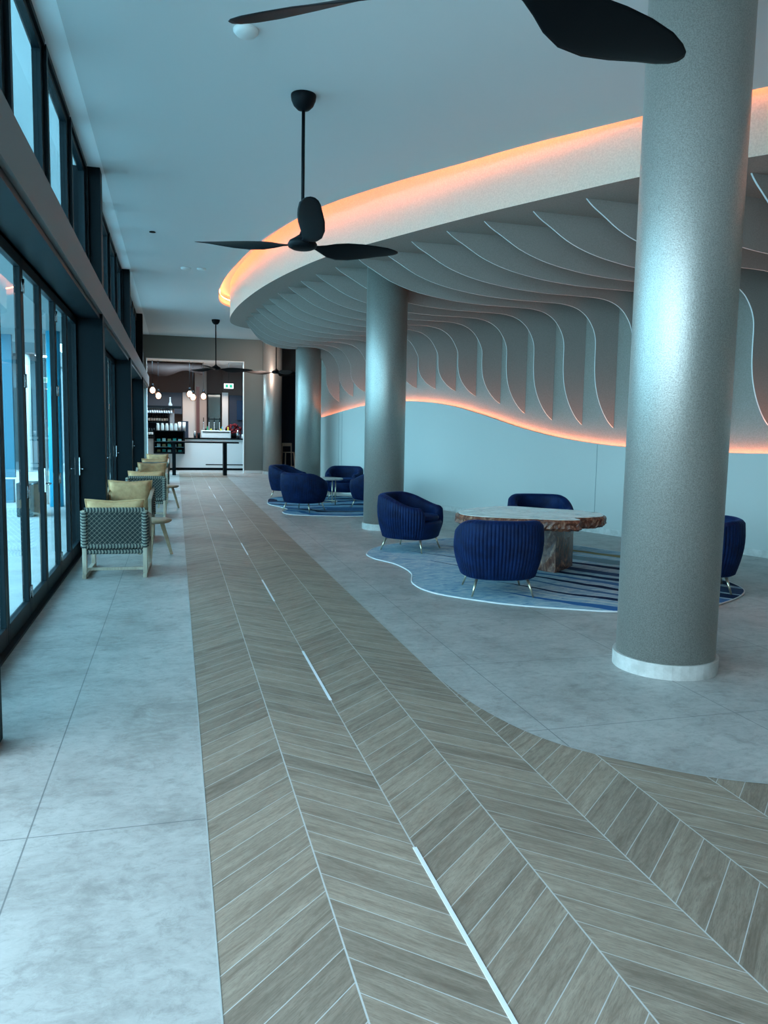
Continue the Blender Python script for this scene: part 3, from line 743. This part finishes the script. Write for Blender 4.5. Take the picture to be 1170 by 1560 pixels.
def wraps(b, a, e, r, pitch=.016):
    a, e = Vector(a), Vector(e); L = (e-a).length; n = max(2, int(L/pitch)); t = (e-a)/L
    ref = Vector((0,0,1)) if abs(t.z) < .9 else Vector((1,0,0)); u = (ref - t*ref.dot(t)).normalized(); w = t.cross(u)
    for i in range(n):
        b.mi = i % 2
        p0 = a + t*(i*pitch); rings = []
        for k in (0, .35, .7, 1.0):
            q = p0 + t*pitch*k; rr = r*(1.0 if k in (0, 1.0) else 1.22)
            rings.append([q + u*rr*math.cos(2*PI*m/6) + w*rr*math.sin(2*PI*m/6) + t*(.010*math.sin(2*PI*m/6)) for m in range(6)])
        b.sm = True; b.rings(rings, True, False); b.sm = False
def woven_proto():
    r = empty('woven_armchair')
    # local: faces +Y, back at y=-.36, front at y=.36, width .62
    hw, yb, yf = .305, -.34, .36
    for sx in (-1, 1):
        x = sx*hw
        b = MB(); b.bar((x,yb,.03),(x,yb,.72),.045,.04); b.build('rear_post', M['paleteak'], r, bevel=.004)
        b = MB(); b.bar((x,yf-.03,.03),(x,yf-.03,.60),.045,.04); b.build('front_post', M['paleteak'], r, bevel=.004)
        b = MB(); b.bar((x,yb-.06,.025),(x,yf+.03,.025),.045,.05); b.build('runner', M['paleteak'], r, bevel=.006)
        b = MB(); b.bar((x*1.0,yb-.01,.70),(x,yf+.0,.60),.05,.03); b.build('arm_rest', M['paleteak'], r, bevel=.006)
    b = MB(); b.bar((-hw,yb+.06,.085),(hw,yb+.06,.085),.028,.03); b.build('stretcher', M['paleteak'], r, bevel=.003)
    b = MB(); b.bar((-hw,yf-.05,.30),(hw,yf-.05,.30),.03,.05); b.build('front_rail', M['paleteak'], r, bevel=.003)
    m2 = [M['rope_d'], M['rope_w']]
    b = MB(); weave(b, -hw+.025, hw-.025, .35, .71, lambda x, o, z: (x, yb-.002+o, z))
    b.mi = 0; b.box(-hw+.02, hw-.02, yb+.004, yb+.008, .34, .72)
    wraps(b, (-hw,yb,.72), (hw,yb,.72), .024); wraps(b, (-hw,yb,.335), (hw,yb,.335), .024); wraps(b, (-hw+.02,yb,.275), (hw-.02,yb,.275), .02)
    wraps(b, (-hw,yb,.33), (-hw,yb,.72), .032); wraps(b, (hw,yb,.33), (hw,yb,.72), .032)
    b.build('woven_back', m2, r)
    for sx in (-1, 1):
        b = MB(); weave(b, yb+.03, yf-.06, .36, .64, lambda y, o, z: (sx*hw+o, y, z - max(0,(y-yb))*.10*((z-.36)/.28)))
        wraps(b, (sx*hw,yb+.03,.335), (sx*hw,yf-.05,.335), .02); b.build('woven_side', m2, r)
    b = MB(); b.mi = 0; b.box(-hw+.02,hw-.02,yb+.02,yf-.05,.295,.31); b.build('seat_webbing', m2, r)
    puff(.58, .62, .15, 'seat_cushion', r, Matrix.Translation((0,.02,.385)) @ Matrix.Rotation(PI/2-.04, 4, 'X'), M['khaki'])
    puff(.57, .45, .17, 'back_cushion', r, Matrix.Translation((0,-.22,.592)) @ Matrix.Rotation(.16, 4, 'X'), M['khaki'])
    return r
wv0 = woven_proto(); wu = [0]
def woven(x, y, rz, lab):
    o = wv0 if not wu[0] else copy_tree(wv0); wu[0] = 1
    o.location = (x, y, 0); o.rotation_euler = (0, 0, math.radians(rz)); tag(o, lab, 'armchair', 'woven armchairs along the windows'); return o
woven(-.615, 8.92, -2, 'woven cord armchair with khaki cushions nearest the camera, its back to us')
woven(-.64, 11.45, 178, 'woven armchair facing us with its khaki back cushion just above the nearest chair')
woven(-.50, 14.45, 0, 'third woven armchair from the front, its dark woven back towards us')
woven(-.49, 17.3, 180, 'fourth woven armchair from the front, facing us with a shaded brown cushion')
woven(-.50, 20.0, 2, 'fifth woven armchair from the front, close behind the fourth')
woven(-.50, 22.9, 180, 'farthest woven armchair, near the bar opening')
def stool_table(x, y, lab):
    r = empty('side_table', (x, y, 0)); tag(r, lab, 'table', 'small timber tables between the woven armchairs')
    b = MB(); b.lathe([(.002,.42),(.19,.42),(.215,.435),(.22,.45),(.21,.462),(.002,.462)], 36); b.build('table_top', M['teak'], r)
    for k in range(3):
        a = PI/2 + k*2*PI/3 + .9; b = MB(); b.bar((.10*math.cos(a),.10*math.sin(a),.43),(.23*math.cos(a),.23*math.sin(a),.0),.055,.035,.035,.028); b.build('leg', M['teak'], r, bevel=.005)
stool_table(-.27, 9.98, 'low round timber table behind the nearest woven armchair')
stool_table(-.16, 15.8, 'low round timber table beyond the third woven armchair')
# ------------------------------------------------------------------ high table and bar
r = empty('high_table', (.95, 27.1, 0)); tag(r, 'tall dark bar table with a foot rail in front of the bar opening', 'table')
b = MB(); b.box(-1.12,1.14,-.3,.3,1.09,1.14); b.build('table_top', M['black'], r, bevel=.006)
for x in (-1.0, .68):
    b = MB(); b.box(x-.06,x+.06,-.24,.24,0,1.09); b.build('leg', M['black'], r, bevel=.004)
b = MB(); b.box(-.94,.62,-.03,.03,.19,.25); b.build('foot_rail', M['black'], r)
# bar counter
BY = 30.2
r = empty('bar_counter', (0, BY, 0)); tag(r, 'white fronted bar counter with a dark top', 'counter')
b = MB(); b.box(-2.6,2.75,0,.7,.08,1.17); b.build('front_panel', M['white'], r)
b = MB(); b.box(-2.65,2.8,-.04,.75,1.17,1.215); b.build('counter_top', M['black'], r)
b = MB(); b.box(-2.6,2.75,.03,.7,0,.08); b.build('kick_board', M['black'], r)
b = MB(); b.tube([(1.1,-.16,.22),(2.75,-.16,.22)], .02, 10); b.build('foot_rail', M['black'], r)
# display cabinet
r = empty('display_cabinet', (-.22, BY-.02, 0)); tag(r, 'dark glass fronted display cabinet built into the bar counter', 'cabinet')
b = MB(); X0, X1 = -.56, .56
b.box(X0,X1,-.32,-.05,.62,.68); b.box(X0,X1,-.32,.35,1.44,1.48); b.box(X0,X0+.05,-.32,.0,.62,1.48); b.box(X1-.05,X1,-.32,.0,.62,1.48); b.box(X0,X1,-.08,-.03,.62,1.48); b.build('case', M['black'], r)
for z in (.86, 1.06):
    b = MB(); b.box(X0+.05,X1-.05,-.30,-.09,z,z+.02); b.build('shelf', M['steelbright'], r)
b = MB(); b.box(X0+.05,X1-.05,-.322,-.314,.68,1.44); b.build('glass_front', M['glass'], r)
ref = None
def small(name, prof, m, loc, lab, cat, grp=None, n=14, src=[None]):
    b = MB(); b.lathe(prof, n); o = b.build(name, m); o.location = loc; tag(o, lab, cat, grp); return o
def rep(o, loc, lab=None, s=1):
    c = copy_tree(o); c.location = loc; c.scale = (s, s, s)
    if lab: c['label'] = lab
    return c
foodm = [mat('pastry', (.42,.27,.12), .7), mat('teal_box', (.05,.35,.30), .6), mat('white_box', (.7,.7,.66), .6)]
random.seed(3)
for j, z in enumerate((.68, .88, 1.08)):
    for i in range(5):
        x = -.22 - .38 + i*.19; b = MB(); b.box(-.06,.06,-.05,.05,0,.09+.02*((i+j) % 2))
        o = b.build('food_pack', foodm[(i+j*2) % 3], bevel=.01); o.location = (x, BY-.22, z)
        tag(o, 'small food pack inside the display cabinet on the bar', 'food', 'packs in the display cabinet')
jar = small('glass_jar', [(.002,0),(.06,0),(.062,.02),(.062,.2),(.045,.24),(.045,.28),(.002,.28)], M['jar'], (-.62, BY-.15, 1.46), 'pale glass jar standing on the display cabinet', 'jar', 'glass jars on the display cabinet')
for i in range(1, 5): rep(jar, (-.62+i*.16, BY-.15, 1.46))
cup = small('paper_cup_stack', [(.002,0),(.05,0),(.06,.34),(.002,.34)], M['white'], (.16, BY-.12, 1.46), 'left one of two white cup stacks on the display cabinet', 'cups', 'cup stacks on the display cabinet')
rep(cup, (.32, BY-.12, 1.46), 'right one of two white cup stacks on the display cabinet')
# back bar shelf with bottles and hanging glasses
r = empty('back_bar_shelf', (-.75, 30.9, 0)); tag(r, 'freestanding bar shelf unit with a projecting grey top', 'shelf')
b = MB(); b.box(-1.6,.98,-.35,.4,2.32,2.40); b.build('canopy', M['steel'], r)
b = MB(); b.box(.55,.72,-.2,-.0,1.22,2.32); b.build('post', M['beam'], r)
b = MB(); b.box(-1.6,.55,-.2,.35,1.75,1.78); b.box(-1.6,.5,-.2,.35,1.222,1.25); b.build('shelf', M['steel'], r)
b = MB(); b.box(-1.6,.55,.36,.40,1.22,2.32); b.build('back_panel', M['darkwall'], r)
bt = empty('wine_bottle', (-1.2, 30.55, 1.252)); tag(bt, 'dark wine bottle standing in the lower rows of the bar shelf', 'bottle', 'wine bottles on the bar shelf')
b = MB(); b.lathe([(.002,0),(.037,0),(.038,.01),(.038,.19),(.028,.225),(.014,.25),(.014,.31),(.002,.31)], 14); b.build('bottle_body', M['bottle'], bt)
b = MB(); b.lathe([(.0385,.06),(.039,.061),(.039,.15),(.0385,.151)], 14); b.build('paper_label', M['label'], bt)
for i in range(1, 12): rep(bt, (-1.2 + i*.085, 30.78-.0, 1.252))
for i in range(10): rep(bt, (-1.15 + i*.095, 30.95, 1.782), 'dark wine bottle standing on the middle board of the bar shelf')
gl = empty('wine_glass', (-1.2, 30.75, 2.32)); tag(gl, 'stemmed wine glass hanging upside down under the bar shelf top', 'glass', 'hanging wine glasses')
b = MB(); b.lathe([(.002,0),(.034,0),(.034,-.004),(.005,-.01),(.004,-.09),(.02,-.11),(.036,-.15),(.033,-.2),(.031,-.2)], 12); b.build('glass_body', M['clearglass'], gl)
for i in range(1, 13): rep(gl, (-1.2 + i*.085, 30.75, 2.32))
for i in range(13): rep(gl, (-1.16 + i*.085, 30.62, 2.32))
cg = small('decanter', [(.002,0),(.07,0),(.08,.05),(.03,.16),(.025,.3),(.035,.33),(.002,.33)], M['clearglass'], (-.18, 30.8, 2.40), 'clear decanter standing on top of the bar shelf', 'decanter')
# fittings on the counter
r = empty('coffee_machine', (1.50, BY+.25, 1.215)); tag(r, 'long white coffee machine on the bar counter with yellow trims', 'coffee machine')
b = MB(); b.box(-.55,.55,-.22,.22,.0,.30); b.build('body', M['white'], r, bevel=.02)
for i in range(5):
    b = MB(); b.lathe([(.002,.30),(.038,.30),(.036,.36),(.002,.36)], 12, (-.38+i*.19,-.12,0)); b.build('knob', M['yellow'] if i % 2 else M['black'], r)
b = MB(); b.box(-.5,.5,-.235,-.222,.22,.25); b.build('drip_rail', M['black'], r)
tap = empty('beer_tap', (1.05, BY+.5, 1.215)); tag(tap, 'slim steel beer tap standing behind the coffee machine', 'tap', 'beer taps on the counter')
b = MB(); b.tube([(0,0,0),(0,0,.55),(0,-.04,.6),(0,-.12,.58)], .018, 10); b.build('spout', M['steelbright'], tap)
b = MB(); b.bar((0,0,.6),(0,0,.78),.03,.03); b.build('handle', M['black'], tap)
for i in range(1, 4): rep(tap, (1.05+i*.2, BY+.5, 1.215))
shak = small('steel_shaker', [(.002,0),(.045,0),(.055,.16),(.03,.2),(.03,.24),(.002,.25)], M['steelbright'], (.72, BY+.2, 1.215), 'steel shaker on the counter left of the coffee machine', 'shaker')
rep(shak, (2.32, BY+.15, 1.215), 'tall steel canister on the counter right of the coffee machine', 1.3)
small('dark_tumbler', [(.002,0),(.05,0),(.06,.2),(.002,.2)], M['black'], (.86, BY+.2, 1.215), 'black tumbler beside the steel shaker', 'tumbler')
small('white_canister', [(.002,0),(.045,0),(.045,.16),(.002,.17)], M['white'], (2.50, BY+.1, 1.215), 'short white canister at the right end of the counter', 'canister')
for i, (x, mm, lab) in enumerate([(1.75,M['turq'],'blue bottle behind the coffee machine'),(1.98,M['yellow'],'yellow topped bottle behind the coffee machine'),(1.2,M['green'],'green bottle behind the coffee machine')]):
    small('drink_bottle', [(.002,0),(.045,0),(.045,.28),(.02,.36),(.02,.44),(.002,.44)], mm, (x, BY+.58, 1.215), lab, 'bottle')
# red flowers
r = empty('flower_bunch', (2.22, BY+.9, 1.1)); tag(r, 'deep red flower arrangement behind the right end of the counter', 'flowers')
random.seed(11)
b = MB()
for k in range(46):
    a, e, q = random.uniform(0, 2*PI), random.uniform(-.3, 1.4), .27
    cc = (q*math.cos(a)*math.cos(e)*1.1, q*math.sin(a)*math.cos(e), .38+q*math.sin(e)); rad_ = random.uniform(.04, .07)
    b.lathe([(.002,-rad_),(rad_*.7,-rad_*.6),(rad_,0),(rad_*.7,rad_*.6),(.002,rad_*.8)], 7, cc)
b.build('blooms', M['red'], r)
b = MB(); b.lathe([(.002,0),(.1,0),(.12,.2),(.07,.3),(.002,.3)], 16); b.build('vase', M['black'], r)
# back wall panels of the bar
b = MB(); b.box(-1.6,.28,32.88,32.96,2.15,3.0); tag(b.build('menu_board', M['bluegrey']), 'dark board on the back wall above the bar shelf', 'board')
b = MB(); b.box(.30,.78,32.85,32.98,0,3.02); tag(b.build('wall_panel', M['white']), 'white upright panel on the bar back wall right of the dark board', 'panel')
b = MB(); b.box(.2,.5,31.6,31.9,0,1.85); tag(b.build('drinks_fridge', M['darkwall'], bevel=.01), 'dark upright fridge behind the display cabinet', 'fridge')
b = MB(); b.box(.80,.93,31.5,31.65,0,3.2); tag(b.build('copper_pole', mat('copper_pole', (.17,.06,.05), .4)), 'slim red brown pole behind the pendant lamps', 'pole')
b = MB(); b.box(.78,1.25,32.8,33.0,0,3.99); tag(b.build('pillar', M['beige']), 'square beige pillar in the bar', 'pillar')
r = empty('window_unit', (1.55, 32.75, 0)); tag(r, 'tall bar window showing reflections between the pillar and the white jamb', 'window')
b = MB(); b.box(-.27,-.24,-.02,.02,1.2,3.0); b.box(.24,.27,-.02,.02,1.2,3.0); b.box(-.27,.27,-.02,.02,2.97,3.0); b.box(-.24,.24,-.01,.01,1.95,1.98); b.build('frame', M['black'], r)
b = MB(); b.box(-.24,.24,-.005,.005,1.2,2.97); b.build('pane', mat('mirror_pane', (.32,.36,.36), .12, .9), r)
b = MB(); b.box(1.86,2.10,32.6,32.75,1.2,3.05); tag(b.build('white_jamb', M['white']), 'white upright pillar right of the tall bar window', 'pillar')
b = MB(); b.box(2.15,3.55,32.70,32.78,0,2.95); tag(b.build('dark_opening', M['darkwall']), 'dark doorway panel at the right of the bar back wall', 'panel')
b = MB(); b.box(2.45,2.95,32.60,32.66,1.95,2.75); tag(b.build('wall_screen', mat('unlit_screen', (.02,.05,.11), .2)), 'dark blue screen hanging at the right of the bar back wall', 'screen')
# wavy timber canopy above the bar
r = MB(); r.sm = True; rows = []
for i in range(61):
    x = -3.4 + 4.4*i/60; z = 3.52 + .07*math.sin(x*4.6) + .05*math.sin(x*2.1+1) + (.10 if x > -.2 else 0)*sstep(-.2, 1.0, x)
    rows.append([(x,29.9+.12*math.sin(i*.22),z),(x,29.95+.12*math.sin(i*.22),z),(x,29.95,3.99),(x,29.9,3.99)])
r.rings(rows); tag(r.build('wavy_pelmet', mat('brown_drape', (.022,.009,.007), .8)), 'brown wavy edged fabric pelmet hanging above the bar', 'pelmet')
# pendants
pend = empty('pendant_lamp', (-.78, 29.5, 4.0)); tag(pend, 'leftmost glowing glass pendant lamp over the bar', 'pendant lamp', 'glass pendant lamps over the bar')
b = MB(); b.tube([(0,0,0),(0,0,-.86)], .006, 6); b.build('cord', M['black'], pend)
b = MB(); b.lathe([(.002,-.84),(.035,-.84),(.045,-.92),(.04,-.96),(.002,-.96)], 14); b.build('cap', M['black'], pend)
b = MB(); b.lathe([(.04,-.95),(.10,-.98),(.14,-1.05),(.145,-1.12),(.10,-1.21),(.07,-1.23)], 20)
b.build('globe', M['globe'], pend)
b = MB(); b.lathe([(.002,-.965),(.04,-.98),(.085,-1.04),(.092,-1.10),(.06,-1.17),(.002,-1.19)], 14); b.build('bulb', M['bulb'], pend)
for x, y, dz, lab in [(-.58,29.6,-.19,'second pendant lamp from the left over the bar, hanging lower'),(.52,29.42,-.10,'third pendant lamp from the left over the bar'),(.645,29.72,-.20,'pendant lamp overlapping the third one over the bar, slightly lower'),(1.02,29.7,-.16,'rightmost glowing glass pendant lamp over the bar')]:
    c = rep(pend, (x, y, 4.0+dz), lab)
    b = MB(); b.tube([(0,0,0),(0,0,-dz)], .006, 6); b.build('upper_cord', M['black'], c)
# exit sign
r = empty('exit_sign', (1.93, 29.6, 3.05)); tag(r, 'small lit white and green exit sign hanging in the bar', 'sign')
b = MB(); b.box(-.17,.17,-.03,.03,.02,.20); b.build('housing', M['sign'], r)
b = MB(); b.box(-.12,-.02,-.034,-.031,.05,.17); b.build('running_figure_panel', M['green'], r)
b = MB(); b.box(.03,.13,-.034,-.031,.05,.17); b.build('arrow_panel', M['green'], r)
b = MB(); b.tube([(0,0,.22),(0,0,.95)], .006, 6); b.build('rod', M['black'], r)
# bar stool in the dark room
r = empty('bar_stool', (4.05, 28.75, 0), .2); tag(r, 'light timber bar stool in the dark doorway beside the far column', 'stool')
b = MB(); b.box(-.18,.18,-.16,.2,.74,.77); b.build('seat', M['paleteak'], r, bevel=.01)
b = MB(); b.box(-.19,.19,.17,.2,.98,1.10); b.build('backrest', M['paleteak'], r, bevel=.008)
for sx in (-1, 1):
    b = MB(); b.bar((sx*.16,-.13,.75),(sx*.2,-.2,0),.035,.035); b.build('leg', M['paleteak'], r)
    b = MB(); b.bar((sx*.17,.19,1.08),(sx*.2,.22,0),.035,.035); b.build('leg', M['paleteak'], r)
b = MB(); b.bar((-.19,-.18,.25),(.19,-.18,.25),.025,.025); b.build('foot_rest', M['paleteak'], r)

# ------------------------------------------------------------------ light
def area(name, loc, rot, sx, sy, e, col, portal=False):
    l = bpy.data.lights.new(name, 'AREA'); l.shape = 'RECTANGLE'; l.size = sx; l.size_y = sy; l.energy = e; l.color = col
    o = bpy.data.objects.new(name, l); C.objects.link(o); o.location = loc; o.rotation_euler = rot
    if portal: l.cycles.is_portal = True
    return o
def point(name, loc, e, col, r=.06):
    l = bpy.data.lights.new(name, 'POINT'); l.energy = e; l.color = col; l.shadow_soft_size = r
    o = bpy.data.objects.new(name, l); C.objects.link(o); o.location = loc; return o
W = bpy.data.worlds.new('overcast'); S.world = W; W.use_nodes = True
bg = W.node_tree.nodes['Background']; t = W.node_tree
tc = t.nodes.new('ShaderNodeTexCoord'); sp = t.nodes.new('ShaderNodeSeparateXYZ'); rp = t.nodes.new('ShaderNodeValToRGB')
t.links.new(tc.outputs['Generated'], sp.inputs[0]); t.links.new(sp.outputs[2], rp.inputs[0]); t.links.new(rp.outputs[0], bg.inputs[0])
e = rp.color_ramp.elements; e[0].position = 0; e[0].color = (.52,.80,.96,1); e[1].position = .6; e[1].color = (.49,.79,1,1)
bg.inputs[1].default_value = 7.0
# openings of the glazed wall guide the sky light into the room
rot = (0, -PI/2, 0)
for (ya, yb) in ((-6,3.95),(4.2,10.48),(10.7,16.85),(17.1,23.2)):
    area('sky_portal', (-1.33,(ya+yb)/2,1.5), (0,-PI/2,0), 2.9, yb-ya, 1, (1,1,1), True)
    area('sky_portal', (-1.33,(ya+yb)/2,4.0), (0,-PI/2,0), 1.3, yb-ya, 1, (1,1,1), True)
for x, y in ((-.78,29.35),(.55,29.45),(1.02,29.5)): point('pendant_glow', (x,y,2.75), 6, (1,.62,.38))
b = MB(); b.lathe([(.002,-.001),(.07,-.001),(.07,-.02),(.002,-.021)], 20, (2.86,26.35,ZC))
tag(b.build('downlight', mat('lit_downlight', (1,1,1), .5, emit=(1,.85,.75), es=25)), 'small bright ceiling downlight in front of the farthest round column', 'ceiling fitting')
area('downlight_beam', (2.86,26.35,4.70), (math.radians(14),0,math.radians(-18)), .3, .3, 34, (1,.74,.64))
area('bar_fill', (.6,32.0,2.95), (0,0,0), 3.5, .6, 22, (1,.80,.70))  # warm fill added for the rear bar walls, no fitting modelled
area('bar_fill', (0.6,29.3,3.95), (0,0,0), 3.2, .8, 170, (.50,.80,1))  # cool fill added so the counter front looks daylit

# ------------------------------------------------------------------ camera (1170 x 1560, focal length 1180 px)
cam = bpy.data.cameras.new('camera'); co = bpy.data.objects.new('camera', cam); C.objects.link(co)
cam.sensor_fit = 'VERTICAL'; cam.sensor_height = 36; cam.lens = 1180/1560*36; cam.clip_start = .05; cam.clip_end = 300
roll = .019; cr, sr = math.cos(roll), math.sin(roll)
dx, dy, F = 267-585., 651-780., 1180.
ux, uy = cr*dx + sr*dy, -sr*dx + cr*dy
p = math.atan2(-uy, F); fh = F*math.cos(p) + (-uy)*math.sin(p); yaw = math.atan2(-ux, fh)
f = Vector((math.sin(yaw)*math.cos(p), math.cos(yaw)*math.cos(p), -math.sin(p)))
r0 = Vector((math.cos(yaw), -math.sin(yaw), 0)); u0 = r0.cross(f)
right = cr*r0 + sr*u0; up = -(sr*r0 - cr*u0)
m = Matrix((right, up, -f)).transposed().to_4x4(); m.translation = Vector((0, 0, 1.6)); co.matrix_world = m
S.camera = co
S.view_settings.view_transform = 'Standard'; S.view_settings.look = 'None'; S.view_settings.gamma = 1; S.view_settings.use_curve_mapping = False
S.view_settings.exposure = 0.55
S.cycles.max_bounces = 10; S.cycles.diffuse_bounces = 6; S.cycles.transparent_max_bounces = 24
S.cycles.sample_clamp_indirect = 4
S.cycles.use_denoising = True
